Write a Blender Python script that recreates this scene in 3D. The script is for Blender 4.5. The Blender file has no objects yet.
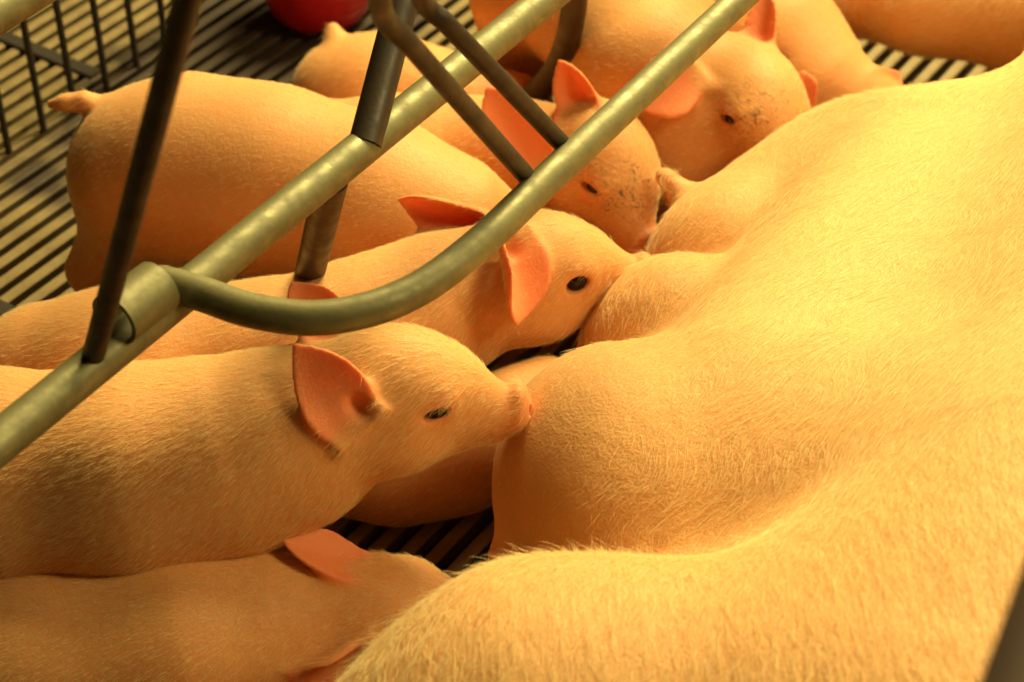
import bpy, math, random
import numpy as np
from mathutils import Vector

rng = np.random.default_rng(7)
random.seed(7)
scene = bpy.context.scene
COL = scene.collection

# ------------------------------------------------------------------ camera
W, H = 1024, 682
LENS = 70.0
FPX = W * LENS / 36.0
PITCH = math.radians(40.0)
CAMH = 1.25
SP, CP = math.sin(PITCH), math.cos(PITCH)
cam_d = bpy.data.cameras.new('camera')
cam = bpy.data.objects.new('camera', cam_d)
COL.objects.link(cam)
cam_d.lens = LENS
cam_d.sensor_width = 36.0
cam_d.clip_start = 0.05
cam.location = (0, 0, CAMH)
cam.rotation_euler = (math.pi / 2 - PITCH, 0, 0)
cam_d.dof.use_dof = True
cam_d.dof.focus_distance = 1.50
cam_d.dof.aperture_fstop = 7.1
scene.camera = cam

# ------------------------------------------------------------------ light
world = bpy.data.worlds.new('barn_air')
scene.world = world
world.use_nodes = True
bg = world.node_tree.nodes['Background']
bg.inputs[0].default_value = (1.0, 0.42, 0.10, 1)
bg.inputs[1].default_value = 0.02


def area_light(name, loc, target, size, power, color, size_y=None):
    ld = bpy.data.lights.new(name, 'AREA')
    ld.shape = 'RECTANGLE'
    ld.size = size
    ld.size_y = size_y or size
    ld.energy = power
    ld.color = color
    o = bpy.data.objects.new(name, ld)
    COL.objects.link(o)
    o.location = loc
    d = Vector(target) - Vector(loc)
    o.rotation_euler = d.to_track_quat('-Z', 'Y').to_euler()
    return o


area_light('ceiling_lamp', (0.75, 2.95, 2.15), (0.15, 1.2, 0.2), 1.2, 172, (1.0, 0.85, 0.36), 1.2)
area_light('thigh_fill', (1.75, 0.75, 2.15), (0.2, 1.0, 0.2), 0.5, 36, (1.0, 0.86, 0.37), 0.9)  # added fill light, no visible source; brightens the sow's thigh and near flanks
scene.view_settings.view_transform = 'Standard'
scene.view_settings.look = 'None'
scene.view_settings.gamma = 1.0
scene.view_settings.use_curve_mapping = False
scene.view_settings.exposure = 0.0


# ------------------------------------------------------------------ placing helpers (metres)
def P(u, v, z):
    """world point at height z seen in the direction of photo point (u, v)"""
    d = (CAMH - z) / (SP - (341 - v) / FPX * CP)
    return np.array([(u - 512) / FPX * d, d * CP + (341 - v) / FPX * d * SP, z])


def px(p):
    x, y, z = p
    yy, zz = y, z - CAMH
    d = yy * CP - zz * SP
    up = yy * SP + zz * CP
    return (512 + FPX * x / d, 341 - FPX * up / d, d)


def CV(r, u, t):
    """direction: right, up, toward the viewer at the photograph's position"""
    return np.array([r, u * SP - t * CP, u * CP + t * SP])


def RAY(u, v, d):
    return np.array([(u - 512) / FPX * d, d * CP + (341 - v) / FPX * d * SP, CAMH - d * SP + (341 - v) / FPX * d * CP])


def nrm(v):
    v = np.asarray(v, float)
    return v / np.linalg.norm(v)


# ------------------------------------------------------------------ materials
def new_mat(name):
    m = bpy.data.materials.new(name)
    m.use_nodes = True
    nt = m.node_tree
    b = nt.nodes['Principled BSDF']
    return m, nt, b


def node(nt, t, **kw):
    n = nt.nodes.new(t)
    for k, v in kw.items():
        setattr(n, k, v)
    return n


def mixcol(nt, fac, a, b):
    n = node(nt, 'ShaderNodeMix', data_type='RGBA')
    for sock, val in ((n.inputs[0], fac), (n.inputs[6], a), (n.inputs[7], b)):
        if hasattr(val, 'is_linked') or hasattr(val, 'node'):
            nt.links.new(val, sock)
        elif isinstance(val, tuple):
            sock.default_value = val + (1,) if len(val) == 3 else val
        else:
            sock.default_value = val
    return n.outputs[2]


def attr(nt, name):
    return node(nt, 'ShaderNodeAttribute', attribute_name=name).outputs['Fac']


def noise(nt, scale, detail=3, rough=0.5, coord='Object'):
    tc = node(nt, 'ShaderNodeTexCoord')
    n = node(nt, 'ShaderNodeTexNoise')
    n.inputs['Scale'].default_value = scale
    n.inputs['Detail'].default_value = detail
    n.inputs['Roughness'].default_value = rough
    nt.links.new(tc.outputs[coord], n.inputs['Vector'])
    return n.outputs['Fac']


def ramp(nt, fac, stops):
    r = node(nt, 'ShaderNodeValToRGB')
    el = r.color_ramp.elements
    while len(el) < len(stops):
        el.new(0.5)
    for e, (p, c) in zip(el, stops):
        e.position = p
        e.color = (c, c, c, 1) if not isinstance(c, tuple) else c + (1,)
    nt.links.new(fac, r.inputs[0])
    return r.outputs[0]


def math_node(nt, op, a, b):
    n = node(nt, 'ShaderNodeMath', operation=op)
    for s, v in zip(n.inputs, (a, b)):
        if isinstance(v, (int, float)):
            s.default_value = v
        else:
            nt.links.new(v, s)
    return n.outputs[0]


def skin_mat(name, base, pink, sss=0.45, scale=0.010, rough=0.55, bump=0.25):
    m, nt, b = new_mat(name)
    mott = ramp(nt, noise(nt, 28, 4), [(0.35, 0.0), (0.7, 1.0)])
    c0 = mixcol(nt, math_node(nt, 'MULTIPLY', mott, 0.30), base,
                (base[0] * .95, base[1] * .80, base[2] * .74))
    c1 = mixcol(nt, attr(nt, 'pink'), c0, pink)
    spk = ramp(nt, noise(nt, 330, 3, 0.6), [(0.50, 0.0), (0.60, 1.0)])
    spk2 = ramp(nt, noise(nt, 90, 3, 0.6), [(0.42, 0.0), (0.62, 1.0)])
    c2 = mixcol(nt, math_node(nt, 'MULTIPLY', math_node(nt, 'MULTIPLY', spk, spk2), attr(nt, 'dirt')), c1, (0.05, 0.045, 0.025))
    nt.links.new(c2, b.inputs['Base Color'])
    b.inputs['Roughness'].default_value = rough
    b.inputs['Specular IOR Level'].default_value = 0.3
    b.inputs['Subsurface Weight'].default_value = sss
    b.inputs['Subsurface Radius'].default_value = (1.0, 0.32, 0.12)
    b.inputs['Subsurface Scale'].default_value = scale
    b.inputs['Sheen Weight'].default_value = 0.22
    b.inputs['Sheen Roughness'].default_value = 0.4
    b.inputs['Sheen Tint'].default_value = (1.0, 0.85, 0.55, 1)
    bp = node(nt, 'ShaderNodeBump')
    bp.inputs['Strength'].default_value = bump
    bp.inputs['Distance'].default_value = 0.002
    h = math_node(nt, 'ADD', noise(nt, 420, 3, 0.6), math_node(nt, 'MULTIPLY', noise(nt, 90, 2), 1.2))
    nt.links.new(h, bp.inputs['Height'])
    nt.links.new(bp.outputs[0], b.inputs['Normal'])
    return m


def hair_mat(name, col):
    m, nt, b = new_mat(name)
    b.inputs['Base Color'].default_value = col + (1,)
    b.inputs['Roughness'].default_value = 0.45
    b.inputs['Specular IOR Level'].default_value = 0.4
    tr = node(nt, 'ShaderNodeBsdfTranslucent')
    tr.inputs[0].default_value = col + (1,)
    mx = node(nt, 'ShaderNodeMixShader')
    mx.inputs[0].default_value = 0.45
    nt.links.new(b.outputs[0], mx.inputs[1])
    nt.links.new(tr.outputs[0], mx.inputs[2])
    nt.links.new(mx.outputs[0], nt.nodes['Material Output'].inputs[0])
    return m


def metal_mat(name, c1, c2, metallic=0.75, rough=0.42, sc=60, rust=None):
    m, nt, b = new_mat(name)
    f = ramp(nt, noise(nt, sc, 5, 0.65), [(0.3, 0.0), (0.7, 1.0)])
    c = mixcol(nt, f, c1, c2)
    if rust:
        rf = ramp(nt, noise(nt, 38, 6, 0.7), [(0.56, 0.0), (0.68, 1.0)])
        c = mixcol(nt, rf, c, rust)
    nt.links.new(c, b.inputs['Base Color'])
    b.inputs['Metallic'].default_value = metallic
    rr = node(nt, 'ShaderNodeMapRange')
    rr.inputs['To Min'].default_value = rough - 0.08
    rr.inputs['To Max'].default_value = rough + 0.14
    nt.links.new(f, rr.inputs['Value'])
    nt.links.new(rr.outputs[0], b.inputs['Roughness'])
    bp = node(nt, 'ShaderNodeBump')
    bp.inputs['Strength'].default_value = 0.25
    bp.inputs['Distance'].default_value = 0.001
    nt.links.new(noise(nt, 240, 4, 0.6), bp.inputs['Height'])
    nt.links.new(bp.outputs[0], b.inputs['Normal'])
    return m


def plain_mat(name, c, rough=0.5, metallic=0.0, coat=0.0):
    m, nt, b = new_mat(name)
    f = ramp(nt, noise(nt, 45, 4, 0.6), [(0.3, 0.0), (0.7, 1.0)])
    nt.links.new(mixcol(nt, f, c, tuple(x * 0.82 for x in c)), b.inputs['Base Color'])
    b.inputs['Roughness'].default_value = rough
    b.inputs['Metallic'].default_value = metallic
    b.inputs['Coat Weight'].default_value = coat
    return m


M_SKIN = skin_mat('piglet_skin', (0.72, 0.335, 0.125), (0.84, 0.24, 0.10))
M_SOW = skin_mat('sow_skin', (0.80, 0.42, 0.17), (0.78, 0.28, 0.13), sss=0.35, rough=0.5, bump=0.5)
M_HAIR = hair_mat('piglet_hair', (0.98, 0.83, 0.48))
M_SOWHAIR = hair_mat('sow_hair', (0.97, 0.82, 0.48))
M_EYE = plain_mat('eye_dark', (0.010, 0.006, 0.004), 0.10, 0, 0.0)
M_EYE.node_tree.nodes['Principled BSDF'].inputs['Specular IOR Level'].default_value = 0.3
M_GALV = metal_mat('galvanised_steel', (0.24, 0.21, 0.10), (0.15, 0.13, 0.06), 0.3, 0.5)
M_ROD = metal_mat('weathered_brown_steel', (0.055, 0.033, 0.018), (0.03, 0.018, 0.011), 0.2, 0.5, 50)
M_BROWN = plain_mat('dark_brown_paint', (0.055, 0.022, 0.010), 0.75)
M_BLACK = plain_mat('black_rod', (0.03, 0.02, 0.015), 0.6)
def slat_mat():
    m = metal_mat('slat_metal', (0.30, 0.215, 0.095), (0.20, 0.135, 0.06), 0.1, 0.6, 30)
    nt = m.node_tree
    b = nt.nodes['Principled BSDF']
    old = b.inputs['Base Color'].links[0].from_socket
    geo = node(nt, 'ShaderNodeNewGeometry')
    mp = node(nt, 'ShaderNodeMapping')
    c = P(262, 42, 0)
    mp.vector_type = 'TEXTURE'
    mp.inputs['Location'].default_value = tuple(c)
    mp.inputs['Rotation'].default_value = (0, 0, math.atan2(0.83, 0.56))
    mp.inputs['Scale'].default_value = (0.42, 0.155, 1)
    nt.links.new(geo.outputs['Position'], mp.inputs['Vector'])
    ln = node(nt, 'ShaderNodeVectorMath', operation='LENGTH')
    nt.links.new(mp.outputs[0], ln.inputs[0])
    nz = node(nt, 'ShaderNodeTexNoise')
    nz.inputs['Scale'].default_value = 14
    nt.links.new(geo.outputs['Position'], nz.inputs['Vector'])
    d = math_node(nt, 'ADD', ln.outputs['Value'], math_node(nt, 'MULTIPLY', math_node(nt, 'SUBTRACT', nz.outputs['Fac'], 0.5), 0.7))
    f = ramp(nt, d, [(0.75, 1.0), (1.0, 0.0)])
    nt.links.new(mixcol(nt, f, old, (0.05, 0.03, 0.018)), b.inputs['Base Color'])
    return m


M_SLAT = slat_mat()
M_PIT = plain_mat('pit_dark', (0.035, 0.022, 0.014), 0.9)
M_RED = plain_mat('red_plastic', (0.70, 0.01, 0.02), 0.30, 0, 0.3)


# ------------------------------------------------------------------ mesh helpers
def link(name, me, mat=None, parent=None):
    o = bpy.data.objects.new(name, me)
    COL.objects.link(o)
    if mat:
        me.materials.append(mat)
    if parent is not None:
        o.parent = parent
    return o


def tag(o, label, cat=None, group=None, kind=None):
    if label:
        o['label'] = label
    if cat:
        o['category'] = cat
    if group:
        o['group'] = group
    if kind:
        o['kind'] = kind
    return o


def empty(name, loc):
    o = bpy.data.objects.new(name, None)
    COL.objects.link(o)
    o.location = loc
    o.empty_display_size = 0.02
    return o


def mesh_from(name, V, Q, smooth=True):
    me = bpy.data.meshes.new(name)
    V = np.asarray(V, np.float32)
    me.vertices.add(len(V))
    me.vertices.foreach_set('co', V.ravel())
    Q = np.asarray(Q, np.int32)
    n, k = Q.shape
    me.loops.add(n * k)
    me.loops.foreach_set('vertex_index', Q.ravel())
    me.polygons.add(n)
    me.polygons.foreach_set('loop_start', np.arange(0, n * k, k, dtype=np.int32))
    me.polygons.foreach_set('loop_total', np.full(n, k, np.int32))
    if smooth:
        me.polygons.foreach_set('use_smooth', np.ones(n, bool))
    me.update(calc_edges=True)
    me.validate()
    return me


def catmull(pts, n=12):
    pts = [np.asarray(p, float) for p in pts]
    if len(pts) < 3:
        return pts
    out = []
    ext = [2 * pts[0] - pts[1]] + pts + [2 * pts[-1] - pts[-2]]
    for i in range(1, len(ext) - 2):
        p0, p1, p2, p3 = ext[i - 1:i + 3]
        for t in np.linspace(0, 1, n, endpoint=False):
            out.append(0.5 * ((2 * p1) + (-p0 + p2) * t + (2 * p0 - 5 * p1 + 4 * p2 - p3) * t * t
                              + (-p0 + 3 * p1 - 3 * p2 + p3) * t ** 3))
    out.append(pts[-1])
    return out


def tube(name, pts, r, mat, parent, seg=18, inner=None, flat=1.0, origin=None):
    """closed tube along a path; inner = inner radius for an open pipe"""
    pts = [np.asarray(p, float) for p in pts]
    org = np.zeros(3) if parent is None else np.array(parent.location)
    n = len(pts)
    rr = r if hasattr(r, '__len__') else [r] * n
    V, F = [], []
    t0 = nrm(pts[1] - pts[0])
    ref = np.array([0, 0, 1.0]) if abs(t0[2]) < 0.9 else np.array([0, 1.0, 0])
    s = nrm(np.cross(t0, ref))
    rings = []
    for i in range(n):
        t = nrm(pts[min(i + 1, n - 1)] - pts[max(i - 1, 0)])
        s = nrm(s - t * np.dot(s, t))
        b = np.cross(s, t)
        rings.append((pts[i], s.copy(), b))
    for (p, s, b), q in zip(rings, rr):
        for j in range(seg):
            a = 2 * math.pi * j / seg
            V.append(p + q * (math.cos(a) * s * flat + math.sin(a) * b))
    for i in range(n - 1):
        for j in range(seg):
            k = (j + 1) % seg
            F.append((i * seg + j, i * seg + k, (i + 1) * seg + k, (i + 1) * seg + j))
    if inner:
        off = len(V)
        for (p, s, b) in rings:
            for j in range(seg):
                a = 2 * math.pi * j / seg
                V.append(p + inner * (math.cos(a) * s * flat + math.sin(a) * b))
        for i in range(n - 1):
            for j in range(seg):
                k = (j + 1) % seg
                F.append((off + i * seg + k, off + i * seg + j, off + (i + 1) * seg + j, off + (i + 1) * seg + k))
        for j in range(seg):
            k = (j + 1) % seg
            F.append((k, j, off + j, off + k))
            e = (n - 1) * seg
            F.append((e + j, e + k, off + e + k, off + e + j))
    else:
        F.append(tuple(range(seg))[::-1])
        F.append(tuple((n - 1) * seg + j for j in range(seg)))
    me = bpy.data.meshes.new(name)
    me.from_pydata([tuple(v - org) for v in V], [], F)
    me.polygons.foreach_set('use_smooth', [len(p.vertices) == 4 and not (inner and p.index >= 2 * (n - 1) * seg) for p in me.polygons])
    me.update()
    me.set_sharp_from_angle(angle=math.radians(40))
    return link(name, me, mat, parent)


def blob(name, c, r, mat, parent, nu=14, nv=9, wob=0.15):
    V, F = [], []
    org = np.zeros(3) if parent is None else np.array(parent.location)
    r = np.ones(3) * r
    for i in range(nv + 1):
        th = math.pi * i / nv
        for j in range(nu):
            ph = 2 * math.pi * j / nu
            k = 1 + wob * math.sin(3 * ph + 2 * th) * math.sin(th)
            V.append(tuple(np.asarray(c) - org + k * r * np.array([math.sin(th) * math.cos(ph), math.sin(th) * math.sin(ph), math.cos(th)])))
    for i in range(nv):
        for j in range(nu):
            F.append((i * nu + j, (i + 1) * nu + j, (i + 1) * nu + (j + 1) % nu, i * nu + (j + 1) % nu))
    me = bpy.data.meshes.new(name)
    me.from_pydata(V, [], F)
    me.polygons.foreach_set('use_smooth', [True] * len(F))
    me.update()
    return link(name, me, mat, parent)


# ------------------------------------------------------------------ distance-field sculpting
class Cone:                      # tapered capsule
    def __init__(s, a, b, ra, rb):
        s.a, s.b, s.ra, s.rb = np.asarray(a, float), np.asarray(b, float), ra, rb

    def box(s):
        r = max(s.ra, s.rb)
        return np.minimum(s.a, s.b) - r, np.maximum(s.a, s.b) + r

    def __call__(s, x, y, z):
        ba = s.b - s.a
        t = ((x - s.a[0]) * ba[0] + (y - s.a[1]) * ba[1] + (z - s.a[2]) * ba[2]) / max(ba @ ba, 1e-9)
        t = np.clip(t, 0, 1)
        return np.sqrt((x - s.a[0] - t * ba[0]) ** 2 + (y - s.a[1] - t * ba[1]) ** 2
                       + (z - s.a[2] - t * ba[2]) ** 2) - (s.ra + (s.rb - s.ra) * t)


class Ell:                       # ellipsoid with axes = rows of R
    def __init__(s, c, r, R=None):
        s.c, s.r = np.asarray(c, float), np.asarray(r, float)
        s.R = np.eye(3) if R is None else np.asarray(R)

    def box(s):
        e = np.sqrt(((s.R * s.r[:, None]) ** 2).sum(0))
        return s.c - e, s.c + e

    def __call__(s, x, y, z):
        dx, dy, dz = x - s.c[0], y - s.c[1], z - s.c[2]
        k0 = k1 = 0
        for i in range(3):
            q = dx * s.R[i, 0] + dy * s.R[i, 1] + dz * s.R[i, 2]
            k0 = k0 + (q / s.r[i]) ** 2
            k1 = k1 + (q / s.r[i] ** 2) ** 2
        k0 = np.sqrt(k0)
        return k0 * (k0 - 1) / np.maximum(np.sqrt(k1), 1e-6)


class Ear:
    """cupped leaf: base, tip, opening direction n, half width Wd"""
    def __init__(s, base, tip, n, Wd, curl=0.5, bend=0.0, th=0.0022, skew=0.0, pt=2.8, hole=0):
        s.o = np.asarray(base, float)
        d = np.asarray(tip, float) - s.o
        s.L = np.linalg.norm(d)
        s.d = d / s.L
        n = np.asarray(n, float)
        s.n = nrm(n - s.d * (n @ s.d))
        s.s = np.cross(s.n, s.d)
        s.pt, s.hole = pt, hole
        s.W, s.curl, s.bend, s.th, s.skew = Wd, curl, bend, th, skew

    def box(s):
        m = s.L * 0.6 + s.W
        c = s.o + s.d * s.L * 0.5
        return c - m, c + m

    def local(s, x, y, z):
        dx, dy, dz = x - s.o[0], y - s.o[1], z - s.o[2]
        f = lambda v: dx * v[0] + dy * v[1] + dz * v[2]
        return f(s.d), f(s.s), f(s.n)

    def height(s, a, b):
        u = np.clip(a / s.L, 0, 1)
        b = b - s.skew * s.W * u
        return s.curl * b * b / s.W + s.bend * s.L * u * u

    def __call__(s, x, y, z):
        a, b, c = s.local(x, y, z)
        u = np.clip(a / s.L, -0.15, 1.0)
        w = s.W * (0.70 + 1.08 * np.maximum(u, 0) - 1.78 * np.maximum(u, 0) ** s.pt)
        bb = b - s.skew * s.W * np.clip(u, 0, 1)
        sl = 2 * s.curl * bb / s.W
        g = 1 / np.sqrt(1 + sl * sl)
        sheet = np.abs(c - s.height(a, b)) * g - s.th * (1.25 - 0.35 * u)
        edge = np.maximum((np.abs(bb) - w) * 0.75, np.maximum(-a - 0.012, a - s.L))
        k = 0.003
        h = np.maximum(k - np.abs(sheet - edge), 0) / k
        return np.maximum(sheet, edge) + h * h * k / 4


def surface_nets(F, o, h):
    S = F < 0
    c = np.zeros(tuple(np.array(F.shape) - 1), np.uint8)
    for i in (0, 1):
        for j in (0, 1):
            for k in (0, 1):
                c += S[i:S.shape[0] - 1 + i, j:S.shape[1] - 1 + j, k:S.shape[2] - 1 + k]
    act = (c > 0) & (c < 8)
    idx = np.argwhere(act)
    ids = np.full(act.shape, -1, np.int32)
    ids[act] = np.arange(len(idx), dtype=np.int32)
    cor = np.array([(i, j, k) for i in (0, 1) for j in (0, 1) for k in (0, 1)])
    vals = np.stack([F[idx[:, 0] + a, idx[:, 1] + b, idx[:, 2] + d] for a, b, d in cor], 1)
    acc = np.zeros((len(idx), 3))
    cnt = np.zeros(len(idx))
    for p in range(8):
        for q in range(p + 1, 8):
            if np.abs(cor[p] - cor[q]).sum() != 1:
                continue
            va, vb = vals[:, p], vals[:, q]
            m = (va < 0) != (vb < 0)
            t = va[m] / (va[m] - vb[m])
            acc[m] += cor[p] + t[:, None] * (cor[q] - cor[p])
            cnt[m] += 1
    V = (idx + acc / cnt[:, None]) * h + o
    quads = []
    for ax in range(3):
        b, d = [(1, 2), (2, 0), (0, 1)][ax]
        sl0 = [slice(1, -1)] * 3
        sl1 = [slice(1, -1)] * 3
        sl0[ax] = slice(0, -1)
        sl1[ax] = slice(1, None)
        A, B = S[tuple(sl0)], S[tuple(sl1)]
        e = np.argwhere(A != B)
        fl = A[e[:, 0], e[:, 1], e[:, 2]]
        base = e + 1
        base[:, ax] -= 1

        def cell(db, dd):
            q = base.copy()
            q[:, b] -= db
            q[:, d] -= dd
            return ids[q[:, 0], q[:, 1], q[:, 2]]
        Q = np.stack([cell(1, 1), cell(0, 1), cell(0, 0), cell(1, 0)], 1)
        Q[~fl] = Q[~fl][:, ::-1]
        quads.append(Q)
    Q = np.concatenate(quads)
    Q = Q[(Q >= 0).all(1)]
    return V, Q


def relax(V, Q, it=2, lam=0.5):
    E = np.concatenate([Q[:, [0, 1]], Q[:, [1, 2]], Q[:, [2, 3]], Q[:, [3, 0]]])
    n = len(V)
    deg = np.bincount(E.ravel(), minlength=n).astype(float)
    for _ in range(it):
        S = np.stack([np.bincount(E[:, 0], V[E[:, 1], k], n) + np.bincount(E[:, 1], V[E[:, 0], k], n) for k in range(3)], 1)
        V = V + lam * (S / np.maximum(deg, 1)[:, None] - V)
    return V


def sculpt(ops, h):
    """ops: ('add'|'sub', primitive, blend)"""
    lo = np.min([p.box()[0] for m, p, k in ops if m == 'add'], 0) - 4 * h
    hi = np.max([p.box()[1] for m, p, k in ops if m == 'add'], 0) + 4 * h
    n = np.ceil((hi - lo) / h).astype(int) + 1
    F = np.ones(n, np.float32)
    ax = [(lo[i] + h * np.arange(n[i])).astype(np.float32) for i in range(3)]
    for m, p, k in ops:
        b0, b1 = p.box()
        i0 = np.clip(np.floor((b0 - k - 3 * h - lo) / h).astype(int), 0, n - 1)
        i1 = np.clip(np.ceil((b1 + k + 3 * h - lo) / h).astype(int) + 1, 1, n)
        sl = tuple(slice(a, b) for a, b in zip(i0, i1))
        d = p(ax[0][sl[0]][:, None, None], ax[1][sl[1]][None, :, None], ax[2][sl[2]][None, None, :]).astype(np.float32)
        f = F[sl]
        if m == 'add':
            hh = np.maximum(k - np.abs(f - d), 0) / k
            F[sl] = np.minimum(f, d) - hh * hh * k / 4
        else:
            hh = np.maximum(k - np.abs(f + d), 0) / k
            F[sl] = np.maximum(f, -d) + hh * hh * k / 4
    V, Q = surface_nets(F, lo, h)
    return relax(V, Q, 2, 0.5), Q


def vert_normals(V, Q):
    fn = np.cross(V[Q[:, 2]] - V[Q[:, 0]], V[Q[:, 3]] - V[Q[:, 1]])
    N = np.zeros_like(V)
    for i in range(4):
        for k in range(3):
            N[:, k] += np.bincount(Q[:, i], fn[:, k], len(V))
    return N / np.maximum(np.linalg.norm(N, axis=1), 1e-12)[:, None], np.linalg.norm(fn, axis=1) / 2


def grow_hair(name, parent, V, Q, flow, count, length, radius, mat, lift=0.25, droop=0.2, mask=None, wild=0.25, lscale=None):
    """short coat: strands rooted on the faces, combed along flow(points)"""
    if not HAIR:
        return None
    N, A = vert_normals(V, Q)
    if mask is not None:
        A = A * mask[Q].mean(1)
    pr = A / A.sum()
    f = rng.choice(len(Q), count, p=pr)
    a, b = rng.random(count), rng.random(count)
    w = np.stack([(1 - a) * (1 - b), a * (1 - b), a * b, (1 - a) * b], 1)
    p = (V[Q[f]] * w[:, :, None]).sum(1)
    n = (N[Q[f]] * w[:, :, None]).sum(1)
    n /= np.linalg.norm(n, axis=1)[:, None]
    d = flow(p, n) + wild * rng.normal(size=(count, 3))
    d -= n * (d * n).sum(1)[:, None]
    d /= np.maximum(np.linalg.norm(d, axis=1), 1e-6)[:, None]
    L = (length * (0.55 + 0.75 * rng.random(count)))[:, None]
    if lscale is not None:
        L = L * (lscale[Q[f]] * w).sum(1)[:, None]
    lf = (lift * (0.4 + 1.2 * rng.random(count)))[:, None]
    K = 4
    pts = np.zeros((count, K, 3))
    for i, t in enumerate(np.linspace(0, 1, K)):
        pts[:, i] = p - n * 0.0005 + d * L * t + n * L * (lf * t - droop * lf * t * t)
    hc = bpy.data.hair_curves.new(name)
    hc.add_curves([K] * count)
    org = np.array(parent.location)
    hc.attributes['position'].data.foreach_set('vector', (pts - org).astype(np.float32).ravel())
    ra = hc.attributes.get('radius') or hc.attributes.new('radius', 'FLOAT', 'POINT')
    rr = np.tile(radius * np.array([1.0, 0.9, 0.65, 0.15]), count) * np.repeat(0.7 + 0.6 * rng.random(count), K)
    ra.data.foreach_set('value', rr.astype(np.float32))
    hc.materials.append(mat)
    o = bpy.data.objects.new(name, hc)
    COL.objects.link(o)
    o.parent = parent
    o['kind'] = 'stuff'
    return o


HAIR = True


# ------------------------------------------------------------------ floor
CD = nrm([0.56, 0.83, 0])                 # direction of crate and slats
CS = np.array([CD[1], -CD[0], 0])         # across


def box_mesh(name, L, w, t, taper=0.6):
    V = [(-L / 2, -w / 2, 0), (L / 2, -w / 2, 0), (L / 2, w / 2, 0), (-L / 2, w / 2, 0)]
    bv = 0.0015
    V += [(-L / 2, -w / 2 + bv, bv), (L / 2, -w / 2 + bv, bv), (L / 2, w / 2 - bv, bv), (-L / 2, w / 2 - bv, bv)]
    V += [(-L / 2, -w / 2 * taper, -t), (L / 2, -w / 2 * taper, -t), (L / 2, w / 2 * taper, -t), (-L / 2, w / 2 * taper, -t)]
    F = [(4, 5, 6, 7), (0, 1, 5, 4), (1, 2, 6, 5), (2, 3, 7, 6), (3, 0, 4, 7),
         (8, 9, 1, 0), (9, 10, 2, 1), (10, 11, 3, 2), (11, 8, 0, 3), (11, 10, 9, 8)]
    me = bpy.data.meshes.new(name)
    me.from_pydata(V, [], F)
    me.update()
    return me


def build_floor():
    c = np.array([0.0, 1.7, 0])
    me = bpy.data.meshes.new('floor')
    L, Wd = 3.4, 3.4
    q = [c + CD * a * L / 2 + CS * b * Wd / 2 + np.array([0, 0, -0.10]) for a, b in ((-1, -1), (1, -1), (1, 1), (-1, 1))]
    me.from_pydata([tuple(v) for v in q], [], [(3, 2, 1, 0)])
    fl = link('floor', me, M_PIT)
    tag(fl, 'slatted metal pen floor over a dark pit', None, None, 'structure')
    pitch, wd = 0.0235, 0.0130
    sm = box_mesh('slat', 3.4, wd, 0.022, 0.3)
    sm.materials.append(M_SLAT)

    ang = math.atan2(CD[1], CD[0])
    n = int(2.9 / pitch)
    for i in range(n):
        o = bpy.data.objects.new('slat', sm)
        COL.objects.link(o)
        o.location = c + CS * ((i - n / 2) * pitch) + np.array([0, 0, -0.0015 + 0.0006 * random.uniform(-1, 1)])
        o.rotation_euler = (0, 0, ang)
        o.parent = fl
    # cross beams joining the floor panels
    bm_ = box_mesh('cross_beam', 2.4, 0.020, 0.03, 0.9)
    bm_.materials.append(M_BLACK)
    for u, v in ((54, 58), (8, 313)):
        p = P(u, v, 0.0)
        o = bpy.data.objects.new('cross_beam', bm_)
        COL.objects.link(o)
        o.location = p + CS * (-1.2 + 0.068 if v < 100 else -1.19) + np.array([0, 0, 0.002])
        o.rotation_euler = (0, 0, math.atan2(CS[1], CS[0]))
        o.parent = fl
    return fl


build_floor()

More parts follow.
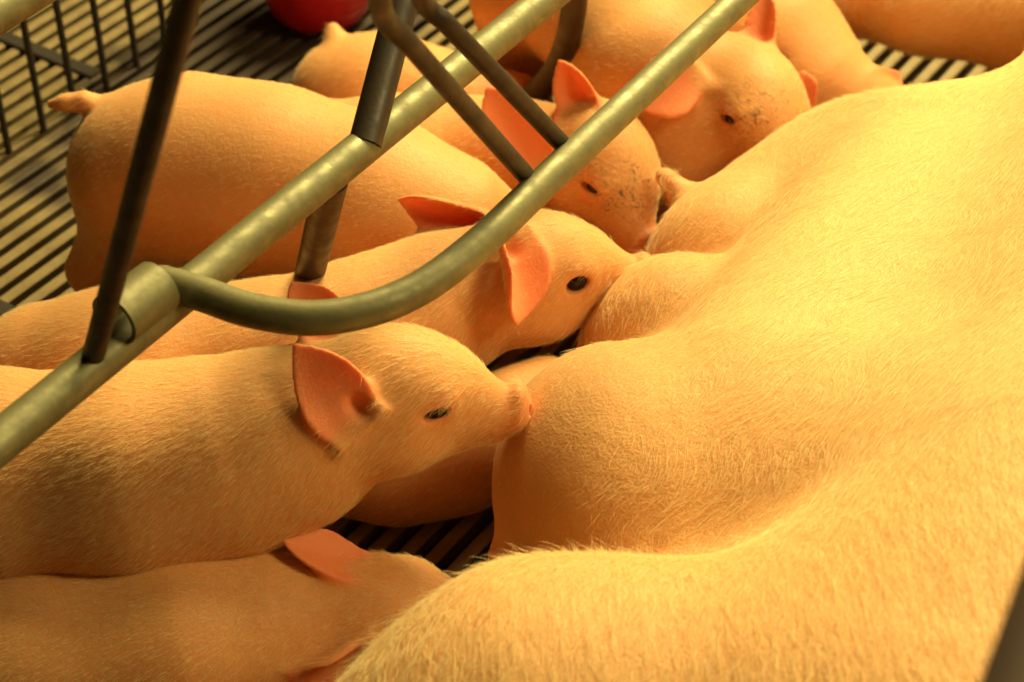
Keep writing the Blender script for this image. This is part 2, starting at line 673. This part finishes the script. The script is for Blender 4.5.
# ------------------------------------------------------------------ sow
def build_sow():
    ops = []
    A = lambda p, k=0.05: ops.append(('add', p, k))
    t1, t2 = np.array([0.40, 0.86, 0.20]), np.array([0.69, 1.56, 0.203])
    A(Cone(t1, t2, 0.225, 0.215), 0.05)
    A(Cone(t1, P(1000, 900, 0.22), 0.225, 0.20), 0.08)
    # belly and udder
    A(Cone(P(790, 480, 0.16), P(930, 230, 0.16), 0.15, 0.13), 0.09)
    A(Ell(P(616, 486, 0.155), (0.098, 0.105, 0.120)), 0.03)
    A(Ell(P(680, 366, 0.150), (0.088, 0.080, 0.105)), 0.018)
    A(Ell(P(738, 276, 0.150), (0.085, 0.080, 0.090)), 0.018)
    A(Ell(P(845, 204, 0.160), (0.085, 0.080, 0.092)), 0.045)
    A(Ell(P(795, 240, 0.150), (0.085, 0.075, 0.090)), 0.045)
    A(Cone(P(720, 560, 0.15), P(920, 560, 0.17), 0.13, 0.15), 0.06)
    # near thigh
    A(Cone(P(960, 785, 0.24), P(560, 785, 0.20), 0.15, 0.137), 0.07)
    A(Cone(P(560, 785, 0.20), P(300, 890, 0.15), 0.137, 0.09), 0.05)
    # far leg
    A(Cone(P(1080, 10, 0.14), P(930, -4, 0.13), 0.085, 0.058), 0.05)
    A(Cone(P(930, -4, 0.13), P(760, -20, 0.09), 0.058, 0.046), 0.03)
    # teats
    for (u, v, z), (u2, v2, z2) in (((692, 204, .18), (664, 176, .20)), ((545, 432, .18), (522, 420, .18)),
                                    ((668, 282, .19), (650, 277, .19)), ((520, 545, .12), (500, 556, .11))):
        A(Cone(P(u, v, z), P(u2, v2, z2), 0.014, 0.0095), 0.02)
    V, Q = sculpt(ops, 0.005)
    V[:, 2] = np.maximum(V[:, 2], 0.002)
    org = np.array([0.45, 1.1, 0.0])
    me = mesh_from('sow', V - org, Q)
    at = me.attributes.new('pink', 'FLOAT', 'POINT')
    tips = [P(664, 178, .20), P(522, 420, .18), P(650, 277, .19)]
    w = np.zeros(len(V))
    for t in tips:
        w = np.maximum(w, 0.5 * np.exp(-((V - t) ** 2).sum(1) / 0.03 ** 2))
    at.data.foreach_set('value', w.astype(np.float32))
    o = link('sow', me, M_SOW)
    o.location = org
    tag(o, 'large pale sow lying on her side with hairy skin and swollen udder', 'pig')

    def flow(p, n):
        f = np.tile(np.array([-0.62, -0.70, -0.1]), (len(p), 1))
        sw = 0.35 * np.sin(p[:, 0] * 47 + 3 * np.sin(p[:, 1] * 31)) + 0.25 * np.sin(p[:, 1] * 83 + p[:, 0] * 29)
        f = f + sw[:, None] * np.array([0.7, -0.62, 0])
        th = 1 / (1 + np.exp((p[:, 1] - 0.93) / 0.03))
        return f * (1 - th)[:, None] + th[:, None] * np.array([-0.12, -0.9, 0.3])
    N, _ = vert_normals(V, Q)
    u, v, d = px(V.T)
    m = ((u > -250) & (u < 1250) & (v > -120) & (v < 900) & (V[:, 2] > 0.05)).astype(float)
    # coat is thin on the udder
    ud = 1.4 * np.exp(-((V - P(570, 495, .17)) ** 2).sum(1) / 0.12 ** 2) + np.exp(-((V - P(690, 330, .16)) ** 2).sum(1) / 0.08 ** 2) \
        + np.exp(-((V - P(740, 240, .16)) ** 2).sum(1) / 0.08 ** 2)
    m *= np.clip(1 - 0.9 * ud, 0.2, 1)
    ls = np.clip(1 - 0.8 * ud, 0.28, 1)
    grow_hair('hair', o, V, Q, flow, 110000, 0.018, 0.00013, M_SOWHAIR, 0.16, 0.5, m, 0.22, ls)
    th = 1 / (1 + np.exp((V[:, 1] - 0.93) / 0.03))
    grow_hair('guard_hair', o, V, Q, flow, 16000, 0.030, 0.00017, M_SOWHAIR, 0.13, 0.6, m, 0.15, ls)
    grow_hair('bristles', o, V, Q, flow, 4000, 0.024, 0.00012, M_SOWHAIR, 0.5, 0.4, m * th, 0.4)
    return o


build_sow()


# ------------------------------------------------------------------ piglets
def piglet(label, spine, head, ears=(), legs=(), tail=None, h=0.0025, hair=15000, hair_len=0.010,
           eyes=(1, -1), dirt=0.0, extra=(), subs=(), eye_open=0.5, lash=0, group='suckling piglets'):
    ops = []
    A = lambda p, k=0.03: ops.append(('add', p, k))
    sp = [(np.asarray(p, float), r) for p, r in spine]
    for (a, ra), (b, rb) in zip(sp[:-1], sp[1:]):
        A(Cone(a, b, ra, rb), 0.035)
    for lg in legs:
        for (a, ra), (b, rb) in zip(lg[:-1], lg[1:]):
            A(Cone(a, b, ra, rb), 0.022)
    if tail:
        for (a, ra), (b, rb) in zip(tail[:-1], tail[1:]):
            A(Cone(a, b, ra, rb), 0.010)
    eyeballs = []
    pinks = []
    flowline = [p for p, r in sp]
    if head:
        f = nrm(head['f'])
        up = np.asarray(head.get('up', (0, 0, 1)), float)
        l = nrm(np.cross(up, f))          # animal's left
        up = np.cross(f, l)
        s = head.get('s', 1.0)
        if 'eye' in head:                 # placed by its right eye
            o = np.asarray(head['eye'], float) + s * (0.040 * l - 0.009 * up)
        else:
            o = np.asarray(head['o'], float)
        R = np.stack([f, l, up])
        Lc = lambda x, y, z: o + s * (x * f + y * l + z * up)
        E = lambda c, r, k, q=None: A(Ell(Lc(*c), np.array(r) * s, R if q is None else q @ R), k)
        # neck
        pn, rn = sp[-1]
        A(Cone(pn, Lc(-.050, 0, -.006), rn, 0.047 * s), 0.03)
        E((-.036, 0, .004), (.058, .044, .050), .02)
        E((-.016, 0, .014), (.050, .038, .029), .02)
        for sg in (1, -1):
            E((-.034, sg * .024, -.026), (.042, .030, .030), .02)
            E((-.002, sg * .026, .019), (.018, .012, .009), .012)
        A(Cone(Lc(-.020, 0, -.003), Lc(.059, 0, -.009), .041 * s, .0190 * s), .02)
        A(Cone(Lc(-.03, 0, -.036), Lc(.046, 0, -.028), .027 * s, .011 * s), .016)
        # snout disc
        E((.066, 0, -.006), (.0065, .0185, .0175), .006)
        E((.064, 0, .008), (.006, .012, .006), .006)
        for sg in (1, -1):
            ops.append(('sub', Ell(Lc(.0725, sg * .0065, -.006), np.array((.006, .003, .0042)) * s, R), .002))
        # mouth line
        for sg in (1, -1):
            ops.append(('sub', Cone(Lc(.066, sg * .014, -.0255), Lc(.016, sg * .030, -.030), .0022 * s, .0016 * s), .004))
        # eyes: lids around a ball
        for sg in eyes:
            c = (0.0, sg * .0335, .009)
            tl = math.radians(20)
            q = np.array([[math.cos(tl), 0, math.sin(tl)], [0, 1, 0], [-math.sin(tl), 0, math.cos(tl)]])
            E(c, (.0180, .0090, .0135), .008, q)
            ops.append(('sub', Ell(Lc(0.000, sg * .0425, .0085), np.array((.0118, .0085, .0022 + .0062 * eye_open)) * s, q @ R), .002))
            eyeballs.append(Lc(0.0, sg * .0322, .0088))
            pinks.append((Lc(0, sg * .040, .009), .012 * s, .55))
        pinks.append((Lc(.068, 0, -.006), .020 * s, .75))
        flowline += [Lc(-.04, 0, .01), Lc(.07, 0, 0)]
    earo = []
    for e in ears:
        e = dict(e)
        b = Lc(*e.pop('b'))
        d = px(b)[2]
        u0, v0, t0 = e.pop('bp')
        u1, v1, t1 = e.pop('tp')
        ray = lambda u, v, q: np.array([0, 0, CAMH]) + q * (np.array([0, CP, -SP]) + (u - 512) / FPX * np.array([1, 0, 0]) + (341 - v) / FPX * np.array([0, SP, CP]))
        b, t = ray(u0, v0, d - t0), ray(u1, v1, d - t1)
        earo.append(Ear(b, t, **e))
    for e in earo:
        A(e, .012)
        if not e.hole:
            continue
        ops.append(('sub', Ell(e.o + e.n * 0.006 + e.d * 0.004 + e.s * e.hole, np.array((.010, .007, .010)),
                               np.stack([e.d, e.s, e.n])), .006))
    for p, k in extra:
        A(p, k)
    for p, k in subs:
        ops.append(('sub', p, k))
    V, Q = sculpt(ops, h)
    V[:, 2] = np.maximum(V[:, 2], 0.001)
    N, _ = vert_normals(V, Q)
    org = np.array([*sp[len(sp) // 2][0][:2], 0.0])
    me = mesh_from('piglet', V - org, Q)
    pk = np.zeros(len(V))
    for c, r, wgt in pinks:
        pk = np.maximum(pk, wgt * np.exp(-((V - c) ** 2).sum(1) / r ** 2))
    bald = np.ones(len(V))
    for e in earo:
        x, y, z = V.T
        d = e(x, y, z)
        a, b, c = e.local(x, y, z)
        on = np.clip((0.005 - d) / 0.003, 0, 1) * np.clip((a + 0.006) / 0.012, 0, 1)
        inner = np.clip((N @ e.n) * 1.5 + 0.6, 0, 1)
        pk = np.maximum(pk, on * (0.12 + 0.75 * inner))
        bald *= 1 - 0.92 * on * inner
        bald *= 1 - 0.5 * on
    me.attributes.new('pink', 'FLOAT', 'POINT').data.foreach_set('value', pk.astype(np.float32))
    dr = np.zeros(len(V))
    if dirt and head:
        q = V - o
        dr = dirt * np.exp(-(((q @ f - .018 * s) / .035) ** 2 + ((q @ up - .025 * s) / .03) ** 2))
    me.attributes.new('dirt', 'FLOAT', 'POINT').data.foreach_set('value', dr.astype(np.float32))
    ob = link('piglet', me, M_SKIN)
    ob.location = org
    tag(ob, label, 'piglet', group)
    for c in eyeballs:
        blob('eye', c, 0.0108 * head.get('s', 1), M_EYE, ob, 16, 10, 0)
    if lash:
        pts, rad = [], []
        for sg in eyes:
            for i in range(lash):
                a = math.radians(25 + 130 * (i + .5 * rng.random()) / lash)
                ex, ez = .0125 * math.cos(a), (.003 + .0066 * eye_open) * math.sin(a)
                x0, z0 = ex * math.cos(tl) - ez * math.sin(tl), .0090 + ex * math.sin(tl) + ez * math.cos(tl)
                p0 = Lc(x0, sg * .0425, z0)
                dv = nrm(sg * l * .8 - up * (.45 + .3 * rng.random()) + f * (.25 + .35 * rng.normal()))
                ln = .008 + .005 * rng.random()
                for t in (0, .33, .66, 1):
                    pts.append(p0 + dv * ln * t + up * .002 * t * t - org)
                    rad.append(.00013 * (1.05 - t))
        hc = bpy.data.hair_curves.new('eyelashes')
        hc.add_curves([4] * (len(pts) // 4))
        hc.attributes['position'].data.foreach_set('vector', np.array(pts, np.float32).ravel())
        ra = hc.attributes.get('radius') or hc.attributes.new('radius', 'FLOAT', 'POINT')
        ra.data.foreach_set('value', np.array(rad, np.float32))
        hc.materials.append(M_HAIR)
        lo_ = bpy.data.objects.new('eyelashes', hc)
        COL.objects.link(lo_)
        lo_.parent = ob
        lo_['kind'] = 'stuff'
    if hair:
        FL = np.array(flowline)
        seg = nrm_rows(FL[1:] - FL[:-1])
        mid = (FL[1:] + FL[:-1]) / 2

        def flow(p, n):
            dd = ((p[:, None, :] - mid[None]) ** 2).sum(2)
            w = np.exp(-dd / (2 * 0.05 ** 2)) + 1e-9
            t = -(w[:, :, None] * seg[None]).sum(1) / w.sum(1)[:, None]
            return t + np.array([0, 0, -0.55])
        u, v, d = px(V.T)
        m = ((u > -150) & (u < 1200) & (v > -100) & (v < 800) & (V[:, 2] > 0.02)).astype(float) * bald
        if head:
            sn = ((V - Lc(.068, 0, -.006)) ** 2).sum(1)
            m *= 1 - np.exp(-sn / (.022 * s) ** 2)
            for sg in (1, -1):
                m *= 1 - np.exp(-((V - Lc(0, sg * .040, .009)) ** 2).sum(1) / (.010 * s) ** 2)
        grow_hair('hair', ob, V, Q, flow, hair, hair_len, 0.00011, M_HAIR, 0.22, 0.5, m, 0.18)
    return ob, (head and Lc)


def nrm_rows(a):
    return a / np.linalg.norm(a, axis=1)[:, None]


def near(p, q, dz=0):
    return np.asarray(p) + np.asarray(q)


FAR = np.array([0, 1.0, 0])

EB = (-.058, -.044, .024)       # base of the right ear in the head's own frame
EL = (-.058, .044, .024)        # base of the left ear

# the near piglet in profile
piglet('near piglet in profile sucking with pink ear spread, body cut by the photo edge',
       [(P(-200, 490, .195), .072), (P(-20, 480, .205), .077), (P(130, 474, .207), .076), (P(235, 456, .212), .069), (P(300, 434, .225), .060)],
       dict(eye=P(436, 412, .270), f=CV(1, -.06, -.05), up=CV(0, .87, .5), s=.95),
       ears=[dict(b=EB, bp=(352, 420, .0), tp=(284, 350, .012), n=CV(.30, -.25, 1), Wd=.032, curl=.32, skew=-.25, pt=1.9, hole=-.010),
             dict(b=EL, bp=(336, 345, .0), tp=(288, 282, .005), n=CV(.5, .0, 1.0), Wd=.022, curl=.5, bend=.1)],
       legs=[[(P(250, 470, .17), .036), (P(255, 500, .10), .022), (P(258, 520, .01), .016)],
             [(P(-150, 495, .17), .045), (P(-160, 530, .1), .024), (P(-150, 560, .01), .016)]],
       h=0.0018, hair=60000, hair_len=.011, eyes=(1, -1), eye_open=.35, lash=7)

# second piglet
piglet('piglet with wide-open dark eye and drooping ears under the curved bar',
       [(P(50, 384, .160), .068), (P(130, 388, .165), .078), (P(270, 375, .168), .072), (P(380, 338, .18), .064), (P(448, 302, .198), .054)],
       dict(eye=P(577, 283, .235), f=CV(.99, .02, -.08), up=CV(0, .85, .5), s=.95),
       ears=[dict(b=EB, bp=(505, 244, .0), tp=(523, 325, .022), n=CV(.70, .30, .62), Wd=.022, curl=.85, bend=-.1, pt=3.2, hole=.001),
             dict(b=EL, bp=(492, 222, .0), tp=(396, 199, .010), n=CV(.15, -.65, .7), Wd=.021, curl=.75)],
       legs=[[(P(330, 360, .14), .035), (P(322, 372, .08), .022), (P(322, 388, .01), .016)]],
       h=0.0019, hair=30000, eyes=(1, -1), eye_open=.9, lash=0)

# standing piglet with tail
piglet('standing piglet seen side-on with its pink tail sticking out over the slats',
       [(P(148, 168, .178), .074), (P(190, 170, .184), .082), (P(270, 183, .184), .083), (P(370, 210, .176), .080), (P(450, 240, .166), .068)],
       dict(o=P(530, 290, .130) + np.array([0, .03, 0]), f=(.85, .0, -.5), s=.95),
       ears=[],
       legs=[[(P(140, 195, .165), .058), (P(118, 245, .10), .036), (P(92, 270, .072), .020), (P(98, 300, .01), .016)],
             [(P(165, 178, .15), .05), (P(152, 222, .08), .028), (P(142, 245, .06), .018), (P(148, 265, .01), .015)],
             [(P(385, 240, .15), .045), (P(380, 300, .07), .024), (P(380, 330, .01), .016)]],
       tail=[(P(104, 108, .232), .011), (P(84, 101, .242), .0075), (P(66, 103, .24), .0068), (P(51, 104, .238), .0045)],
       h=0.0026, hair=30000, hair_len=.007, eyes=())

# piglet with sleepy eye and raised ears
piglet('piglet with half-closed eye, dirt specks on its brow and two raised orange ears',
       [(P(330, 165, .10), .066), (P(400, 178, .115), .075), (P(470, 172, .13), .066), (P(515, 165, .15), .056)],
       dict(eye=P(592, 187, .185), f=CV(.42, -.80, .35), up=CV(.5, .5, .7), s=.95),
       ears=[dict(b=EB, bp=(540, 160, .0), tp=(494, 80, .0), n=CV(-.2, 0, 1), Wd=.029, curl=.3, skew=.3),
             dict(b=EL, bp=(590, 114, .02), tp=(558, 58, .05), n=CV(-.4, -.2, 1), Wd=.020, curl=.6)],
       h=0.0024, hair=26000, hair_len=.008, dirt=1.0, eye_open=.10, eyes=(-1,))

# rump of the piglet by the red feeder
piglet('piglet with raised tail stub lying behind its littermates, head hidden, near red feeder',
       [(P(347, 96, .082), .060), (P(382, 100, .086), .064), (P(440, 114, .082), .058), (P(505, 126, .075), .05)],
       dict(o=P(548, 158, .055), f=CV(1, -.5, 0), s=.75), eyes=(),
       tail=[(P(342, 60, .125), .016), (P(335, 38, .14), .009), (P(333, 28, .148), .0062)],
       h=0.003, hair=5000)

# standing piglet facing the far teats
piglet('standing piglet with dirt-specked forehead and upright ear, face behind the udder',
       [(P(560, -60, .185), .082), (P(600, -10, .19), .086), (P(635, 40, .19), .080), (P(658, 72, .20), .064)],
       dict(eye=P(730, 118, .215), f=CV(.28, -.69, .60), up=CV(.3, .6, .6), s=1.02),
       ears=[dict(b=EB, bp=(686, 72, .015), tp=(634, 106, .03), n=CV(.2, -.2, 1), Wd=.031, curl=.4),
             dict(b=EL, bp=(763, 54, .0), tp=(768, -12, .0), n=CV(-.6, 0, 1), Wd=.017, curl=.7)],
       legs=[[(P(520, 0, .16), .055), (P(518, 60, .08), .034), (P(525, 110, .01), .02)],
             [(P(620, 70, .15), .045), (P(628, 95, .07), .026), (P(630, 115, .01), .017)]],
       extra=[(Ell(P(690, 165, .13), (.07, .06, .08)), .03)],
       h=0.0026, hair=22000, hair_len=.008, dirt=1.0, eye_open=.10, eyes=(-1,))

# piglet behind it
piglet('piglet with folded neck skin beyond the dirt-faced piglet, ears showing over the udder',
       [(P(690, -60, .12), .072), (P(735, -5, .13), .076), (P(780, 50, .12), .066), (P(815, 90, .10), .056)],
       dict(o=P(872, 122, .085), f=CV(.8, -.5, .3), up=CV(0, .7, .6), s=.95),
       ears=[dict(b=EB, bp=(806, 106, .04), tp=(803, 68, .05), n=CV(-.2, 0, 1), Wd=.015, curl=.3),
             dict(b=EL, bp=(872, 100, .03), tp=(901, 70, .03), n=CV(-.3, -.4, 1), Wd=.017, curl=.5)],
       subs=[(Cone(RAY(772, -5, 2.135), RAY(800, 52, 2.085), .007, .004), .016), (Cone(RAY(748, 0, 2.118), RAY(782, 62, 2.062), .006, .003), .016)],
       h=0.003, hair=6000, eyes=())

# piglet in the dark gap
piglet('piglet in deep shade in the gap below the near piglet\'s chin',
       [(P(340, 470, .045), .040), (P(400, 468, .045), .043), (P(460, 455, .046), .044), (P(515, 425, .048), .043), (P(548, 398, .048), .038)],
       None, h=0.003, hair=3000)

# lowest piglet in front
piglet('piglet lying lowest in front, pink notched ear up, head tucked under the sow\'s thigh',
       [(P(-120, 700, .085), .078), (P(40, 672, .09), .084), (P(180, 652, .092), .084), (P(280, 630, .092), .068)],
       dict(o=P(412, 618, .100), f=CV(1, .1, -.1), up=CV(0, .65, .75), s=1.0),
       ears=[dict(b=EL, bp=(362, 572, .03), tp=(276, 534, .055), n=CV(.1, .6, .7), Wd=.020, curl=.3),
             dict(b=EB, bp=(352, 646, .0), tp=(292, 678, .02), n=CV(.2, -.8, .5), Wd=.018, curl=.6)],
       legs=[[(P(250, 690, .06), .035), (P(330, 740, .03), .02)]],
       h=0.0022, hair=26000, eye_open=.25)


# ------------------------------------------------------------------ farrowing crate
ZR = 0.42


def build_crate():
    root = empty('farrowing_crate', (P(160, 320, 0)[0], P(160, 320, 0)[1], 0))
    tag(root, 'galvanised steel tube frame with a curved bar crossing above the piglets', 'crate')
    a, b = P(0, 441, ZR), P(545, 0, ZR)
    d = nrm(b - a)
    tube('rail', [a - d * 0.6, a, b, b + d * 0.9], 0.0135, M_GALV, root, 24)
    # curved guard bar in the plane of the rail
    pts = [P(u, v, ZR + .012) for u, v in ((150, 283), (172, 285), (205, 295), (250, 310), (310, 318), (370, 309), (425, 285), (480, 243), (535, 191))]
    c = catmull(pts, 8)
    e = P(742, -3, ZR + .012)
    dd = nrm(e - c[-1])
    tube('guard_bar', c + [c[-1] + dd * 0.1, e, e + dd * 0.6], 0.0118, M_GALV, root, 24)
    # sleeve
    s0, s1 = P(114, 320, ZR + .022), P(158, 286, ZR + .022)
    tube('sleeve', [s0, s0 + (s1 - s0) * .5, s1], 0.0185, M_GALV, root, 28, inner=0.0150)
    # struts
    p0, p1 = P(92, 361, ZR + .004), P(188, -4, .77)
    q = nrm(p1 - p0)
    r = tube('strut', [p0, p1, p1 + q * .25], 0.0072, M_ROD, root, 16)
    blob('weld', p0 + np.array([0, 0, .006]), (.013, .013, .009), M_GALV, r)
    for (u0, v0), (u1, v1), z1 in (((520, 174), (385, 16), .66), ((556, 142), (424, 0), .60)):
        p0 = P(u0 + 8, v0 + 4, ZR + .014)
        p1 = P(u1, v1, z1)
        p2 = P(u1 - 2, v1 - 60, z1 + .09)
        r = tube('strut', [p0, p0 + (p1 - p0) * .5] + catmull([p0 + (p1 - p0) * .86, p1 + (p1 - p0) * .02, p2], 6), 0.0068, M_ROD, root, 16)
        blob('weld', p0 + nrm(p1 - p0) * .013, (.010, .010, .008), M_GALV, r)
    # upright and leg
    p0, p1 = P(365, 145, ZR + .003), P(404, -5, .49)
    r = tube('upright', [p0, p1, p1 + nrm(p1 - p0) * .3], 0.0125, M_ROD, root, 18)
    blob('weld', p0 + np.array([0, 0, .008]), (.018, .018, .009), M_GALV, r)
    p0, p1 = P(332, 178, ZR - .006), P(306, 290, .20)
    r = tube('leg', [p0, p1, p1 + (p1 - p0) * (.2 / (p0[2] - p1[2])) * .98], 0.0125, M_ROD, root, 18)
    # far leg, bent
    c = catmull([P(577, -40, .34), P(572, 20, .26), P(556, 68, .18), P(518, 112, .09), P(488, 145, .005)], 8)
    tube('brace', c, 0.0125, M_ROD, root, 18)
    return root


build_crate()


def build_other():
    # far rail at the corner
    o = empty('pen_rail', (*P(5, 5, 0.0)[:2], 0))
    tag(o, 'tan steel rail crossing the top corner above the black rods', 'rail')
    a, b = P(-60, 46, .50), P(36, -14, .50)
    d = nrm(b - a)
    tube('rail_tube', [a - d * .5, a, b, b + d * .4], 0.0165, M_GALV, o, 20)
    # fence rods
    o = empty('wire_fence', (*P(60, 120, 0)[:2], 0))
    tag(o, 'black metal rod fence standing on the slatted floor at the corner', 'fence')
    for i, (u, v, ut) in enumerate(((9, 152, -4), (44, 131, 32), (75, 110, 64), (107, 88, 100), (137, 66, 134), (166, 45, 166), (195, 24, 198))):
        b = P(u, v, 0)
        tube('rod', [b, b + np.array([-.004, .006, .30])], 0.0042, M_BLACK, o, 10)
    # near post
    o = empty('crate_post', (*P(1090, 700, .0)[:2], 0))
    tag(o, 'blurred dark brown bar cutting the lower corner close to the viewer', 'bar')
    a, b = P(1040, 760, .74), P(1106, 560, .74)
    d = nrm(b - a)
    tube('bar_tube', [a - d * .3, a, b, b + d * .5], 0.026, M_BROWN, o, 24)
    # red feeder
    c = P(318, 39, 0)
    o = empty('feeder', (c[0], c[1] + .05, 0))
    tag(o, 'round glossy red plastic piglet feeder on the slats at the top edge', 'feeder')
    prof = [(0.030, .001), (.042, .003), (.052, .012), (.058, .026), (.061, .042), (.063, .058), (.066, .060), (.066, .063), (.061, .063), (.057, .044), (.05, .02), (.03, .012)]
    V, F = [], []
    seg = 40
    for r, z in prof:
        for j in range(seg):
            an = 2 * math.pi * j / seg
            V.append((1.18 * r * math.cos(an), 1.18 * r * math.sin(an), 1.7 * z))
    for i in range(len(prof) - 1):
        for j in range(seg):
            k = (j + 1) % seg
            F.append((i * seg + j, i * seg + k, (i + 1) * seg + k, (i + 1) * seg + j))
    F.append(tuple(range(seg))[::-1])
    F.append(tuple((len(prof) - 1) * seg + j for j in range(seg)))
    me = bpy.data.meshes.new('bowl')
    me.from_pydata(V, [], F)
    me.polygons.foreach_set('use_smooth', [True] * len(F))
    me.update()
    link('bowl', me, M_RED, o)
    tube('centre_post', [c + np.array([0, .05, .012]), c + np.array([0, .05, .07]), c + np.array([0, .05, .09])], [.016, .012, .008], M_RED, o, 16)


build_other()
